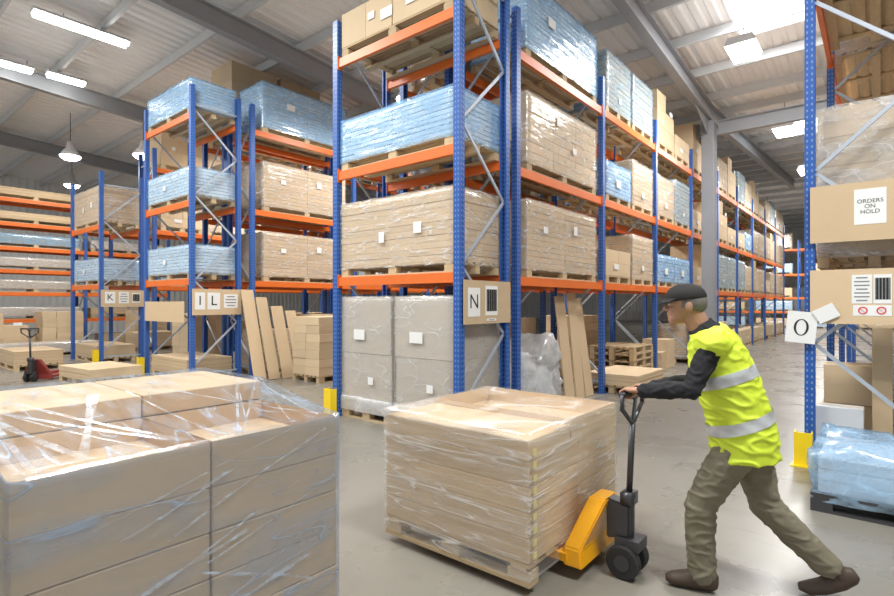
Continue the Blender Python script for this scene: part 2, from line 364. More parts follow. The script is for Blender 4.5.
def highbay(x, y, z, label, power):
    t = thing('high_bay_lamp', label, 'ceiling light', (x,y,z), 0, 'high bay lamps')
    if abs(x+1.95) < .1:
        bm = bmesh.new(); prism(bm, [(-.26,-.33,0),(.26,-.33,0),(.2,-.33,.14),(-.2,-.33,.14)], (0,.66,0)); obj('shade', bm, LAMPH, t)
        bm = bmesh.new(); prism(bm, [(-.25,-.32,-.003),(.25,-.32,-.003),(.21,-.32,-.10),(-.21,-.32,-.10)], (0,.64,0)); obj('lens', bm, TUBE, t)
        bm = bmesh.new(); tube(bm, (0,0,.14), (0,0,max(.5, roofz(y)+.6-z)), .012, 6); obj('cord', bm, DARKM, t)
    else:
        bm = bmesh.new(); loft(bm, [(0,0,0),(0,0,.16),(0,0,.26),(0,0,.46)], [.30,.20,.11,.09], 18); obj('shade', bm, LAMPH, t, smooth=True)
        bm = bmesh.new(); loft(bm, [(0,0,-.12),(0,0,-.06),(0,0,-.004)], [.17,.26,.29], 18); obj('lens', bm, TUBE, t)
        bm = bmesh.new(); tube(bm, (0,0,.46), (0,0,max(.5, roofz(y)+.6-z)), .01, 6); obj('cord', bm, DARKM, t)
    area(x, y, z-.14, .5, .5, power, LC)
for x, y, z, p, lb in ((-1.95,11,6.3,140,'nearest boxy high bay lamp over the aisle, below the bright skylight'), (-1.95,16.5,6.2,150,'second boxy high bay lamp along the aisle beside the O-sign rack'), (-1.95,22,6.2,180,'third boxy high bay lamp far down the aisle'), (-1.95,28,6.2,240,'fourth boxy high bay lamp deep down the aisle'), (-1.95,36,6.2,400,'added boxy high bay lamp brightening the far end of the aisle'), (-5.2,36.5,6.4,500,'added round lamp brightening the distant rack at the aisle end'), (-20,5.3,6.3,70,'round high bay lamp above the rack at far left'), (-26.2,7.0,6.55,90,'leftmost distant high bay lamp low in the far bay'), (-25.0,10.5,6.4,110,'distant high bay lamp between the far left lamps'), (-17.7,6.6,6.2,100,'high bay lamp above the brown load at left'), (-8.1,8.5,6.15,210,'added unseen fill lamp over the gap left of the N-sign rack'), (-8.1,14,6.15,280,'added unseen fill lamp deep in the gap left of the N-sign rack'), (-14.1,9,6.15,240,'added fill lamp over the gap between the left row ends')):  # lamps in the rack gaps and at the aisle end are added fill
    highbay(x, y, z, lb, p)

# ------------------------------------------------------------------ racking
def cprof(w, d, t): return [(-w/2,-d/2),(w/2,-d/2),(w/2,d/2),(w/2-.022,d/2),(w/2-.022,-d/2+t),(-w/2+.022,-d/2+t),(-w/2+.022,d/2),(-w/2,d/2)]
def upright_mesh(h):
    bm = bmesh.new(); prism(bm, [(x,y,.011) for x, y in cprof(.1,.085,.03)], (0,0,h)); return mesh('upright', bm, POST)
UPM = {}
bm = bmesh.new(); quad_box(bm, -.075, .075, -.07, .07, 0, .01); BPM = mesh('base_plate', bm, POST)
BEAMS = {}
def beam_mesh(L):
    k = round(L, 3)
    if k not in BEAMS:
        bm = bmesh.new(); a = .052
        prism(bm, [(a,-.025,-.06),(a,.025,-.06),(a,.025,.035),(a,.005,.035),(a,.005,.06),(a,-.025,.06)], (L-2*a,0,0))
        for x in (a+.002, L-a-.002): quad_box(bm, x-.004, x+.004, -.04, .04, -.09, .1)
        BEAMS[k] = mesh('beam', bm, ORANGE)
    return BEAMS[k]
def rack(label, loc, rotz, bays, depth, levels, height=5.6, group='pallet racks'):
    t = thing('pallet_rack', label, 'rack', (loc[0],loc[1],0), rotz, group)
    if height not in UPM: UPM[height] = upright_mesh(height)
    X = [0]
    for b in bays: X.append(X[-1]+b)
    for i, x in enumerate(X):
        for y, r in ((.0425, 0), (depth-.0425, PI)):
            u = link('upright', UPM[height], t, (x,y,0), (0,0,r)); link('base_plate', BPM, u)
        zs = [.35]; 
        while zs[-1]+.85 < height: zs.append(zs[-1]+.85)
        for k, z in enumerate(zs[:-1]):
            bm = bmesh.new(); y0, y1 = (.075, depth-.075) if k % 2 == 0 else (depth-.075, .075)
            bar(bm, (x,y0,z), (x,y1,zs[k+1]), .035, .022, (1,0,0)); obj('brace', bm, BRACE, t)
        for z in (.2, min(height-.05, zs[-1]+.08)):
            bm = bmesh.new(); bar(bm, (x,.075,z), (x,depth-.075,z), .035, .03, (1,0,0)); obj('strut', bm, BRACE, t)
    for i, b in enumerate(bays):
        for z in levels:
            link('beam', beam_mesh(b), t, (X[i],.0425,z)); link('beam', beam_mesh(b), t, (X[i]+b,depth-.0425,z), (0,0,PI))
    return t
LV = [1.9, 3.4, 5.0]; LT = [1.962, 3.462, 5.062]
LVL = [2.02, 3.58, 5.32]; LTL = [z+.062 for z in LVL]
B = 2.85
rack('blue and orange rack across the row end holding the N sign board', (-5.98,4.75), 0, [2.21], 1.05, LV)
rack('long blue and orange rack lining the aisle behind the walking person', (-3.77,6.1), PI/2, [B]*9, 1.03, LV)
rack('blue and orange rack back to back with the long aisle rack', (-4.95,6.1), PI/2, [B]*3, 1.03, LV)
rack('blue and orange rack across the row end holding the L sign board', (-12.66,4.75), 0, [2.19], 1.05, LVL, 5.9)
rack('blue and orange rack behind the L sign, facing the N-sign rack', (-10.47,6.1), PI/2, [B]*3, 1.03, LVL, 5.9)
rack('blue and orange rack back to back behind the L-sign rack end', (-11.65,6.1), PI/2, [B]*3, 1.03, LVL, 5.9)
rack('blue and orange rack across the row end furthest left', (-17.85,4.75), 0, [2.3], 1.05, LVL[:2], 5.0)
rack('blue and orange rack behind the furthest left row end', (-15.55,6.1), PI/2, [B]*3, 1.03, LVL, 5.9)
rack('close-levelled orange rack along the far left edge of the hall', (-22,0.6), PI/2, [B]*3, 1.1, [1.0,1.9,2.65,3.4,4.2,5.0])
rack('blue rack at the right edge beside the O sign', (.5,6.36), PI/2, [B]*4, 1.08, [1.9,5.0])
rack('distant orange-beamed rack closing the far end of the aisle', (-9.4,40.0), 0, [2.7]*4, 1.05, [1.0]+LV)
def guard(x, y, label, h=.38):
    t = thing('upright_guard', label, 'guard', (x,y,0), 0, 'yellow upright guards')
    bm = bmesh.new(); prism(bm, [(-.075,-.05,.012),(.075,-.05,.012),(.075,.06,.012),(.062,.06,.012),(.062,-.037,.012),(-.062,-.037,.012),(-.062,.06,.012),(-.075,.06,.012)], (0,0,h)); obj('shield', bm, GUARD, t)
    bm = bmesh.new(); quad_box(bm, -.10, .10, -.10, .06, 0, .012); obj('foot_plate', bm, GUARD, t)
guard(-5.98, 4.66, 'yellow guard at foot of the N-sign rack front left upright'); guard(-12.66, 4.66, 'yellow guard at foot of the L-sign rack front left upright')
guard(-15.55, 4.66, 'yellow guard at foot of the furthest left row end rack'); guard(-.58, 6.22, 'yellow guard at foot of the upright with the O sign', .32)

# ------------------------------------------------------------------ loads
def build_load(t, wx, wy, h, layers, nx, ny, cm, film=None, lump=.006, tags=2, off=.010, sag=0, seed=0, gap=.004, lgap=.0018, skirt=False, short=0):
    rr = random.Random(seed)
    obj('pallet', pallet_bm(wx, wy), WOOD, t)
    lh = (h-.14)/layers; cw = wx/nx; cd = wy/ny
    me = carton_mesh(cw-gap, cd-gap, lh-lgap, cm)
    for k in range(layers):
        for i in range(nx):
            for j in range(ny):
                if short and k == layers-1 and i == nx-1: continue
                jx = rr.uniform(-.010, .010)
                link('carton', me, t, (-wx/2+cw*(i+.5)+jx*(.6 if nx == 1 else (film is None)), -wy/2+cd*(j+.5)+rr.uniform(-.004,.004), .141+k*lh))
    if film: obj('stretch_film', film_bm(wx+2*off, wy+2*off, .10, h+off, lump, seed*7.3, sag), film, t, smooth=True)
    if skirt: obj('loose_film', film_bm(wx+.02, wy+.04, .11, .30, .022, 4.4, 0, 22), FMILK, t, smooth=True)
    for q in range(tags):
        x = -wx*.36+wx*.72*(q+rr.uniform(.2,.8))/tags; z = rr.uniform(.3, max(.32, h-.2)); w = rr.choice((.1,.13,.22)); z = min(z, h-.12); hh = rr.choice((.05,.07))
        bm = bmesh.new(); quad_box(bm, x-w/2, x+w/2, -.0015, .0015, z-hh, z+hh)
        obj('label', bm, PAPER, t, (0,-wy/2-off-lump*1.6-.003 if film else -wy/2-.012,0))
KIND = {
 'brown_wide': ('wide clear-wrapped brown carton load', dict(wx=2.04, wy=.96, h=1.02, layers=11, nx=1, ny=1, cm=CARD, film=FCLEAR, tags=2, seed=1, lump=.008)),
 'white_tall': ('tall milky-wrapped carton load', dict(wx=.98, wy=.92, h=1.68, layers=2, nx=1, ny=1, cm=CARDG, film=FWHITE, tags=2, seed=2, lump=.008, skirt=True)),
 'blue_wide': ('wide blue film load', dict(wx=2.04, wy=.96, h=.70, layers=9, nx=2, ny=1, cm=CARDW, film=FBLUE, tags=0, seed=3, lump=.008, sag=.012, off=.010, lgap=.009)),
 'boxes_top': ('row of loose brown cartons', dict(wx=2.02, wy=.96, h=.62, layers=1, nx=4, ny=2, cm=CARDL, tags=3, seed=4)),
 'brown_row': ('long clear-wrapped brown carton load', dict(wx=2.3, wy=.96, h=1.1, layers=12, nx=2, ny=1, cm=CARD, film=FCLEAR, tags=2, seed=5, lump=.008)),
 'pale_row': ('long pale brown carton load', dict(wx=2.3, wy=.96, h=1.12, layers=7, nx=3, ny=1, cm=CARDL, film=FCLEAR, tags=2, seed=6, lump=.008)),
 'blue_row': ('long blue film load', dict(wx=2.35, wy=.96, h=1.12, layers=14, nx=2, ny=1, cm=CARDW, film=FBLUE, tags=1, seed=7, lump=.008, sag=.012, off=.010, lgap=.009)),
 'brown_std': ('clear-wrapped brown carton load', dict(wx=1.2, wy=.96, h=1.0, layers=10, nx=1, ny=1, cm=CARD, film=FCLEAR, tags=1, seed=8, lump=.008)),
 'brown_low': ('low brown carton load', dict(wx=1.2, wy=.96, h=.62, layers=2, nx=2, ny=2, cm=CARDL, tags=1, seed=9)),
 'blue_std': ('blue film load', dict(wx=1.2, wy=.96, h=.72, layers=8, nx=1, ny=1, cm=CARDW, film=FBLUE, tags=1, seed=10, lump=.008, sag=.012, off=.010, lgap=.009)),
 'pale_blue': ('pale blue film load', dict(wx=1.2, wy=.96, h=1.12, layers=11, nx=1, ny=1, cm=CARDG, film=FPALE, tags=1, seed=11, lump=.008, sag=.012, off=.010, lgap=.009)),
 'tall_boxes': ('stack of brown boxes', dict(wx=1.2, wy=.96, h=1.3, layers=3, nx=2, ny=2, cm=CARD, tags=2, seed=12, short=1)),
 'very_tall_boxes': ('tall stack of brown boxes', dict(wx=1.2, wy=.96, h=1.9, layers=4, nx=2, ny=2, cm=CARD, tags=2, seed=20)),
 'grey_wide': ('wide pale blue film load', dict(wx=2.04, wy=.96, h=.68, layers=8, nx=2, ny=1, cm=CARDW, film=FPALE, tags=1, seed=13, lump=.010, sag=.015, off=.010, lgap=.009)),
 'small_cartons': ('stack of small cartons', dict(wx=1.1, wy=.9, h=1.32, layers=7, nx=3, ny=2, cm=CARDL, tags=0, seed=14)),
 'long_pack': ('long flat grey pack', dict(wx=2.5, wy=1.0, h=.40, layers=3, nx=1, ny=1, cm=CARDG, film=FWHITE, tags=0, seed=15, lump=.01)),
 'long_blue': ('long flat blue film pack', dict(wx=2.5, wy=1.0, h=.42, layers=4, nx=1, ny=1, cm=CARDG, film=FBLUE, tags=0, seed=16, lump=.012)),
 'long_brown': ('long flat brown board pack', dict(wx=2.5, wy=1.0, h=.36, layers=3, nx=1, ny=1, cm=CARD, tags=0, seed=21)),
 'hold_tall': ('tall loosely wrapped mixed load', dict(wx=2.35, wy=.92, h=1.62, layers=5, nx=3, ny=1, cm=CARDM, film=FLOOSE, tags=1, seed=17, lump=.03, off=.012)),
 'sheet_stack': ('flat stack of brown board', dict(wx=1.7, wy=.95, h=.46, layers=10, nx=1, ny=1, cm=CARD, tags=0, seed=18)),
 'sheet_low': ('low flat stack of pale board', dict(wx=1.4, wy=.95, h=.34, layers=6, nx=1, ny=1, cm=CARDL, tags=0, seed=19)),
}
CACHE = {}
def place(kind, x, y, z, rotz, label, group='pallet loads in the racks'):
    if kind in CACHE: return dup(CACHE[kind], (x,y,z), rotz, label, group)
    t = thing('pallet_load', label, 'pallet load', (x,y,z), rotz, group); build_load(t, **KIND[kind][1]); CACHE[kind] = t; return t
LN = ['lowest', 'middle', 'top']; ON = ['first', 'second', 'third', 'fourth', 'fifth', 'sixth', 'seventh', 'eighth', 'ninth']
def rowload(kind, xc, y0, bay, lev, half, rowname, LT_=LT):
    d = {'a': .27, 'b': .73, '': .5}[half]; h = {'a': ' near half', 'b': ' far half', '': ''}[half]
    z = LT_[lev] if lev >= 0 else 0
    on = 'on %s beams' % LN[lev] if lev >= 0 else 'on floor'
    place(kind, xc, y0+B*(bay+d), z, PI/2, '%s %s, %s bay%s, %s' % (KIND[kind][0], on, ON[bay], h, rowname))
E = 5.275
place('white_tall', -5.405, E, 0, 0, 'tall milky-wrapped carton load on floor, left one under the N-sign rack')
place('white_tall', -4.345, E, 0, 0, 'tall milky-wrapped carton load on floor, right one beside the N sign')
place('brown_wide', -4.875, E, LT[0], 0, 'wide brown carton load on lowest beams of the N-sign rack end')
place('blue_wide', -4.875, E, LT[1], 0, 'wide blue film load on middle beams of the N-sign rack end')
place('boxes_top', -4.875, E, LT[2], 0, 'row of loose brown cartons on top beams of the N-sign rack end')
NR = 'long aisle rack'; xN = -4.285; yN = 6.1
for a in (('brown_row',0,0,''),('pale_row',0,1,''),('blue_row',0,2,''),('brown_low',1,0,'a'),('brown_std',1,0,'b'),('blue_std',1,1,'a'),('brown_std',1,1,'b'),('pale_blue',1,2,'a'),('pale_blue',1,2,'b'),('blue_std',2,0,'a'),('blue_std',2,0,'b'),('brown_std',2,1,'a'),('pale_blue',2,1,'b'),('tall_boxes',2,2,'a'),('brown_low',2,2,'b')):
    rowload(a[0], xN, yN, a[1], a[2], a[3], NR)
kk = ['brown_std','pale_blue','blue_std','brown_low','tall_boxes','brown_std']
for bay in range(3, 9):
    for lev in range(3):
        for hf in 'ab': rowload(RD.choice(kk), xN, yN, bay, lev, hf, NR)
for bay in range(3, 9):
    for hf in 'ab':
        if RD.random() < .75: rowload(RD.choice(['brown_low','brown_std','brown_low','small_cartons']), xN, yN, bay, -1, hf, NR)
for lev in range(3):
    for hf in 'ab': rowload(RD.choice(kk), -5.465, yN, 0, lev, hf, 'rear N-sign rack')
for bay in (0, 1):
    rowload('brown_low', -5.465, yN, bay, -1, 'a', 'rear N-sign rack'); rowload('small_cartons', -5.465, yN, bay, -1, 'b', 'rear N-sign rack')
for i in range(4):
    for k, z in enumerate((0, 1.062, 1.962, 3.462, 5.062)):
        kd = ['grey_wide','boxes_top'][(i+k) % 2] if k < 2 else ['brown_wide','boxes_top','grey_wide'][(i*2+k) % 3]
        place(kd, -9.4+2.7*(i+.5), 40.53, z, 0, '%s, %s level, %s bay, distant rack at aisle end' % (KIND[kd][0], ['floor','first','second','third','fourth'][k], ON[i]))
E2 = -11.565
place('sheet_stack', E2, E, 0, 0, 'flat stack of brown board on floor under the L-sign rack end')
place('grey_wide', E2, E, LTL[0], 0, 'wide pale blue film load on lowest beams of the L-sign rack end')
place('grey_wide', E2, E, LTL[1], 0, 'wide pale blue film load on middle beams of the L-sign rack end')
place('blue_wide', E2, E, LTL[2], 0, 'wide blue film load on top beams of the L-sign rack end')
LR = 'rack behind L sign'
for a in (('brown_row',0,0,''),('brown_row',0,1,''),('blue_row',0,2,''),('small_cartons',0,-1,'b')): rowload(a[0], -10.985, yN, a[1], a[2], a[3], LR, LTL)
for lev in range(3):
    for hf in 'ab': rowload(RD.choice(kk), -10.985, yN, 1, lev, hf, LR, LTL)
for bay in range(2):
    for lev in range(3):
        for hf in 'ab': rowload('very_tall_boxes' if lev == 2 and bay == 0 else RD.choice(kk), -12.165, yN, bay, lev, hf, 'rear L-sign rack', LTL)
E3 = -16.7
place('sheet_stack', E3-.1, E, 0, 0, 'flat stack of brown board on floor under the furthest left row end')
place('grey_wide', E3, E, LTL[0], 0, 'pale blue film load on lowest beams of the furthest left row end')
place('brown_wide', E3, E, LTL[1], 0, 'wide brown carton load on upper beams of the furthest left row end')
for bay in range(2):
    for lev in range(3):
        for hf in 'ab': rowload('tall_boxes' if lev == 2 and bay == 0 else RD.choice(kk), -16.065, yN, bay, lev, hf, 'far left row rack', LTL)
lz = [1.062,1.962,2.712,3.462,4.262,5.062]
for bay in range(3):
    for k, z in enumerate(lz):
        kd = ['long_pack','long_brown','long_blue','long_pack','long_brown','long_pack','long_brown'][(bay*3+k*2) % 7]
        place(kd, -22.55, .6+B*(bay+.5), z, PI/2, '%s, beam level %s, %s bay, rack along left edge' % (KIND[kd][0], ['one','two','three','four','five','six'][k], ON[bay]))
    place('sheet_stack', -22.55, .6+B*(bay+.5), 0, PI/2, 'flat board stack on floor, %s bay, rack along left edge' % ON[bay])
place('hold_tall', -.04, 7.8, LT[0], PI/2, 'tall loosely wrapped load behind the orders on hold board')
place('brown_row', -.04, 7.8, LT[2], PI/2, 'brown carton load high in the right-edge rack, pallet seen from below')
for bay in range(1, 4):
    for lev in (0, 2):
        place('pale_row', -.04, 6.36+B*(bay+.5), LT[lev], PI/2, 'pale brown carton load on %s beams, %s bay, rack beside the O sign' % (LN[lev], ON[bay]))
G2 = 'goods standing on the floor'
place('small_cartons', -9.0, 6.95, 0, PI/2, 'stack of small cartons in the gap left of the N-sign rack', G2)
place('sheet_low', -9.2, 8.8, 0, PI/2, 'low flat board stack behind the small cartons in the left gap', G2)
place('brown_low', -8.9, 10.6, 0, PI/2, 'low brown cartons further down the left gap', G2)
place('sheet_low', -3.68, 9.74, 0, PI/2, 'low flat board stack on floor behind the walking person\'s arm', G2)
place('sheet_low', -12.2, 3.75, 0, .1, 'low flat board stack on floor right of the red pallet truck', G2)
place('sheet_stack', -16.4, 3.5, 0, .0, 'flat brown board stack on floor left of the red pallet truck', G2)
place('small_cartons', -12.9, 1.45, 0, .1, 'small cartons on pallet at the left edge behind wrapped cartons', G2)
place('long_pack', -19.6, 4.6, 0, PI/2, 'flat grey pack on floor behind the red pallet truck', G2)
place('brown_low', -19.4, 7.5, 0, PI/2, 'low brown cartons on floor right of the far left rack', G2)
place('tall_boxes', -19.2, 10.2, 0, PI/2, 'brown boxes on floor deep behind the furthest left row end', G2)
place('small_cartons', -20.75, 5.2, 0, PI/2, 'stack of small cartons on floor before the far left rack', G2)
place('tall_boxes', -20.75, 3.7, 0, PI/2, 'brown boxes on floor before the far left rack', G2)
place('small_cartons', -20.9, 7.9, 0, PI/2, 'second stack of small cartons before the far left rack', G2)
place('brown_low', -14.2, 8.6, 0, PI/2, 'low brown cartons on floor between the two left row ends', G2)
place('small_cartons', -13.9, 6.6, 0, PI/2, 'small cartons on pallet between the two left row ends', G2)
place('tall_boxes', -14.1, 10.6, 0, PI/2, 'brown boxes deep between the two left row ends', G2)
place('brown_std', -10.985, 6.9, 0, PI/2, 'clear-wrapped brown cartons on floor behind the four leaning strips', G2)
def leaning(x, y, w, h, tilt, rotz, label, m=CARD, th=.025, group='sheets leaning on the racks'):
    bm = bmesh.new(); quad_box(bm, -w/2, w/2, 0, th, 0, h); bmesh.ops.bevel(bm, geom=bm.edges[:], offset=.004, segments=1, affect='EDGES')
    o = obj('board_sheet', bm, m, None, (x,y,.0), (tilt,0,rotz)); tag(o, label, 'board', group)
for i, (dx, dy, w, h, tl, lb) in enumerate(((0.0,-.15,.28,1.95,.28,'leftmost'),(.06,.14,.26,1.8,.30,'second'),(.12,.44,.28,1.6,.30,'third'),(.16,.76,.26,1.5,.32,'rightmost'))):
    leaning(-9.85+dx, 6.05+dy, w, h, tl, -PI/2, '%s of four brown board strips leaning beside the small cartons' % lb)
for i, (y, w, h, tl, lb) in enumerate(((7.80,.32,1.72,.12,'nearest'),(8.16,.3,1.78,.10,'middle'),(8.52,.30,1.70,.14,'furthest'))):
    leaning(-3.86, y, w, h, tl, -PI/2, '%s of three tall brown boards leaning under the long aisle rack' % lb)
for i, (x, w, h, tl, lb) in enumerate(((.02,.16,1.35,-.06,'left'),(.2,.17,1.5,-.05,'middle'),(.4,.16,1.4,-.07,'right'))):
    leaning(x, 6.75, w, h, tl, 0, '%s of three brown boards upright below the red-symbol notice board' % lb)
def crate(x, y, z, w, d, h, label, m=CARD, rotz=0, cat='box'):
    t = thing('carton_box', label, cat, (x,y,z), rotz, 'single cartons'); link('box_body', carton_mesh(w,d,h,m), t)
    bm = bmesh.new(); quad_box(bm, -w/2+.01, w/2-.01, -.025, .025, h, h+.0015); quad_box(bm, -w/2-.0015, -w/2, -.025, .025, h*.7, h-.01); quad_box(bm, w/2, w/2+.0015, -.025, .025, h*.7, h-.01)
    obj('packing_tape', bm, CARDL, t)
crate(-.25, 7.35, 0, .5, .45, .5, 'lower brown carton on floor under the red-symbol notice board'); crate(-.25, 7.36, .502, .46, .42, .42, 'upper brown carton stacked under the red-symbol notice board', CARDL)
crate(-4.2, 12.7, 0, .6, .5, .45, 'brown carton on floor beyond the walking person\'s head', rotz=.1); crate(-4.3, 13.6, 0, .6, .6, .7, 'taller pale carton on floor beyond the walking person\'s head', CARDL)
crate(-.32, 6.62, 0, .40, .24, .56, 'white carton on floor just behind the low blue load', CARDW)
PM = mesh('deck', pallet_bm(1.15, .95), WOOD)
for k, nm in enumerate(('lowest', 'second', 'third', 'fourth', 'topmost')):
    t = thing('wooden_pallet', '%s empty wooden pallet in the stack under the long aisle rack' % nm, 'pallet', (-4.28+.01*(k % 2),11.08+.012*(k % 3),.142*k), PI/2, 'stacked empty pallets'); link('deck', PM, t)
t = thing('plastic_bundle', 'crumpled white plastic bundle on floor under the long aisle rack', 'plastic bundle', (-4.28,6.95,0), 0)
bm = bmesh.new(); quad_box(bm, -.36, .36, -.46, .46, .0, .62); bmesh.ops.bevel(bm, geom=bm.edges[:], offset=.08, segments=3, affect='EDGES'); obj('bundle_core', bm, CARDW, t, smooth=True)
obj('plastic_sheet', film_bm(.78, 1.0, .0, .88, .14, 5.5, .34, 16), FMILK, t, smooth=True)
t = thing('pallet_load', 'low crinkled blue film load on dark pallet at right edge', 'pallet load', (.16,5.42,0), 0)
obj('skid', pallet_bm(1.15, 1.0), DARKM, t)
mc = carton_mesh(1.06, .90, .085, CARDW)
for k in range(3): link('panel', mc, t, (0,0,.142+k*.09))
obj('stretch_film', film_bm(1.12, .96, .08, .46, .05, 9.1, .08, 20), FHEAP, t, smooth=True)

# ------------------------------------------------------------------ signs
def ring_mesh(rx, ry, ix, iy, m, k=28):
    bm = bmesh.new(); o1 = [bm.verts.new((rx*math.cos(2*PI*i/k),ry*math.sin(2*PI*i/k),0)) for i in range(k)]; o2 = [bm.verts.new((ix*math.cos(2*PI*i/k),iy*math.sin(2*PI*i/k),0)) for i in range(k)]
    for i in range(k): bm.faces.new((o1[i], o1[(i+1)%k], o2[(i+1)%k], o2[i]))
    return mesh('lettering', bm, m)
def board(label, loc, rotz, w, h, papers, th=.012, m=CARD, group='sign boards on the racks', cat='sign'):
    t = thing('sign_board', label, cat, loc, rotz, group)
    bm = bmesh.new(); quad_box(bm, -w/2, w/2, 0, th, -h/2, h/2); obj('backing_board', bm, m, t)
    for (cx, cz, pw, ph, kind, val, size) in papers:
        bm = bmesh.new(); quad_box(bm, -pw/2, pw/2, -.002, 0, -ph/2, ph/2); p = obj('paper_sheet', bm, PAPER, t, (cx,-.001,cz))
        if kind == 'text': link('lettering', text_mesh(val, size, INK), p, (0,-.004,0), (PI/2,0,0))
        elif kind == 'lines':
            bm = bmesh.new(); n = val
            for q in range(n):
                z = ph/2-ph*(q+.8)/(n+.6); ww = pw*.38*(1 if q % 3 else .75); quad_box(bm, -ww, ww, -.0015, 0, z-ph*.16/n, z+ph*.16/n)
            obj('printed_lines', bm, INKG, p, (0,-.0025,0))
        elif kind == 'code':
            bm = bmesh.new()
            for q in range(14):
                x = -pw*.4+pw*.8*q/13; ww = pw/75*(1+q%3); quad_box(bm, x-ww, x+ww, -.0015, 0, -ph*.36, ph*.38)
            obj('printed_bars', bm, INK, p, (0,-.0025,0))
        elif kind == 'ban':
            for q in (-1, 1):
                bm = bmesh.new(); r = ph*.36; k = 20; cx2 = q*pw*.24
                o1 = [bm.verts.new((cx2+r*math.cos(2*PI*i/k),0,r*math.sin(2*PI*i/k))) for i in range(k)]; o2 = [bm.verts.new((cx2+r*.72*math.cos(2*PI*i/k),0,r*.72*math.sin(2*PI*i/k))) for i in range(k)]
                for i in range(k): bm.faces.new((o1[i], o1[(i+1)%k], o2[(i+1)%k], o2[i]))
                bar(bm, (cx2-r*.6,0,r*.6), (cx2+r*.6,0,-r*.6), .002, r*.22, (0,1,0)); obj('prohibition_symbol', bm, REDI, p, (0,-.005,0))
    return t
board('cardboard sign with large letter N on the rack end frame', (-3.685,5.27,1.61), PI/2, .98, .52, [(-.30,.0,.24,.34,'text','N',.24), (.06,.02,.26,.36,'code',0,0), (.06+.0,-.215,.2,.03,'lines',1,0)])
board('cardboard sign with letters I and L on the left rack end frame', (-10.385,5.27,1.62), PI/2, 1.02, .52, [(-.36,.02,.2,.34,'text','I',.26), (-.08,.02,.26,.34,'text','L',.28), (.28,.02,.3,.28,'lines',4,0)])
board('small cardboard sign board on the furthest left row end frame', (-15.465,5.27,1.72), PI/2, 1.02, .44, [(-.3,.02,.24,.3,'text','K',.24), (.02,.02,.24,.3,'lines',4,0), (.32,.02,.2,.26,'code',0,0)])
board('plain brown cardboard panel on the front of the L-sign rack', (E2,4.70,1.42), 0, 1.9, .42, [], cat='panel')
board('cardboard notice board lettered orders on hold at right edge', (-.0,6.265,2.46), 0, 1.06, .55, [(-.07,.04,.235,.33,'text','ORDERS\nON\nHOLD',.052)])
board('cardboard notice board with red prohibition symbols at right edge', (-.0,6.265,1.66), 0, 1.06, .52, [(-.13,.07,.15,.27,'lines',7,0), (.02,.07,.13,.27,'code',0,0), (-.055,-.13,.28,.10,'ban',0,0)])
def paper_sign(label, loc, rot, w, h, letter):
    t = thing('paper_sign', label, 'sign', loc, 0); t.rotation_euler = rot
    bm = bmesh.new(); quad_box(bm, -w/2, w/2, 0, .003, -h/2, h/2); obj('sheet', bm, PAPER, t)
    if letter: link('lettering', ring_mesh(.062, .082, .042, .074, INK), t, (0,-.003,0), (PI/2,0,0))
paper_sign('white paper with large letter O on the right-edge upright', (-.60,6.24,1.36), (0,.09,.05), .25, .31, True)
paper_sign('blank crumpled white paper above and right of the O sign', (-.40,6.235,1.50), (.03,-.5,.06), .18, .14, False)

# ------------------------------------------------------------------ foreground wrapped cartons (left)
X0, X1, Y0, Y1 = -3.05, -1.82, .34, 1.46
cx, cy = (X0+X1)/2, (Y0+Y1)/2
t = thing('pallet_load', 'large film-wrapped brown carton stack in the left foreground', 'pallet load', (cx,cy,0), 0)
obj('pallet', pallet_bm(Y1-Y0, X1-X0), WOOD, t, rot=(0,0,PI/2))
lh = .162; RISE = .095
colx = [(-2.42, -1.82), (-3.05, -2.425)]; coly = [(.34, .90), (.903, 1.46)]
for i, (a, b) in enumerate(colx):
    for j, (c, d) in enumerate(coly):
        me = carton_mesh(b-a-.005, d-c-.005, lh-.003, CARDF)
        for k in range(6):
            if k == 5 and i == 0: link('carton', tray(b-a-.005, d-c-.005, lh-.003, .022, .09, CARDF), t, ((a+b)/2-cx, (c+d)/2-cy, .141+k*lh))
            else: link('carton', me, t, ((a+b)/2-cx+RD.uniform(-.002,.002), (c+d)/2-cy, .141+k*lh))
        if i == 1: link('carton', carton_mesh(b-a-.006, d-c-.004, RISE-.003, CARDF), t, ((a+b)/2-cx, (c+d)/2-cy, .141+6*lh))
zt = .141+6*lh+.010
bm = film_bm(X1-X0+.008, Y1-Y0+.008, .05, zt, .003, 3.3, 0, 22)
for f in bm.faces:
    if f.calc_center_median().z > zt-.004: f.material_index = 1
for v in bm.verts:
    wx_ = v.co.x+cx
    if wx_ < -2.415 and v.co.z > zt-.17:
        f = (v.co.z-(zt-.17))/.17; v.co.z += max(0, min(1, f))*(RISE+.004)
    elif v.co.z > zt-.01: 
        f = (wx_-(-1.82))/(-2.41+1.82); v.co.z += (RISE+.004)*max(0, min(1, f))**1.3
obj('stretch_film', bm, [FFRONT, FTOP], t, smooth=True)
rr = random.Random(5)
def strand(bm, pts, wd, seed, side):
    vs = []
    for s, p in enumerate(pts):
        w = wd*(.55+.8*abs(noise.noise(V(seed*3.1, s*.7, 0)))); vs.append((bm.verts.new(p-side*w), bm.verts.new(p+side*w)))
    for a, b in zip(vs, vs[1:]): bm.faces.new((a[0], b[0], b[1], a[1]))
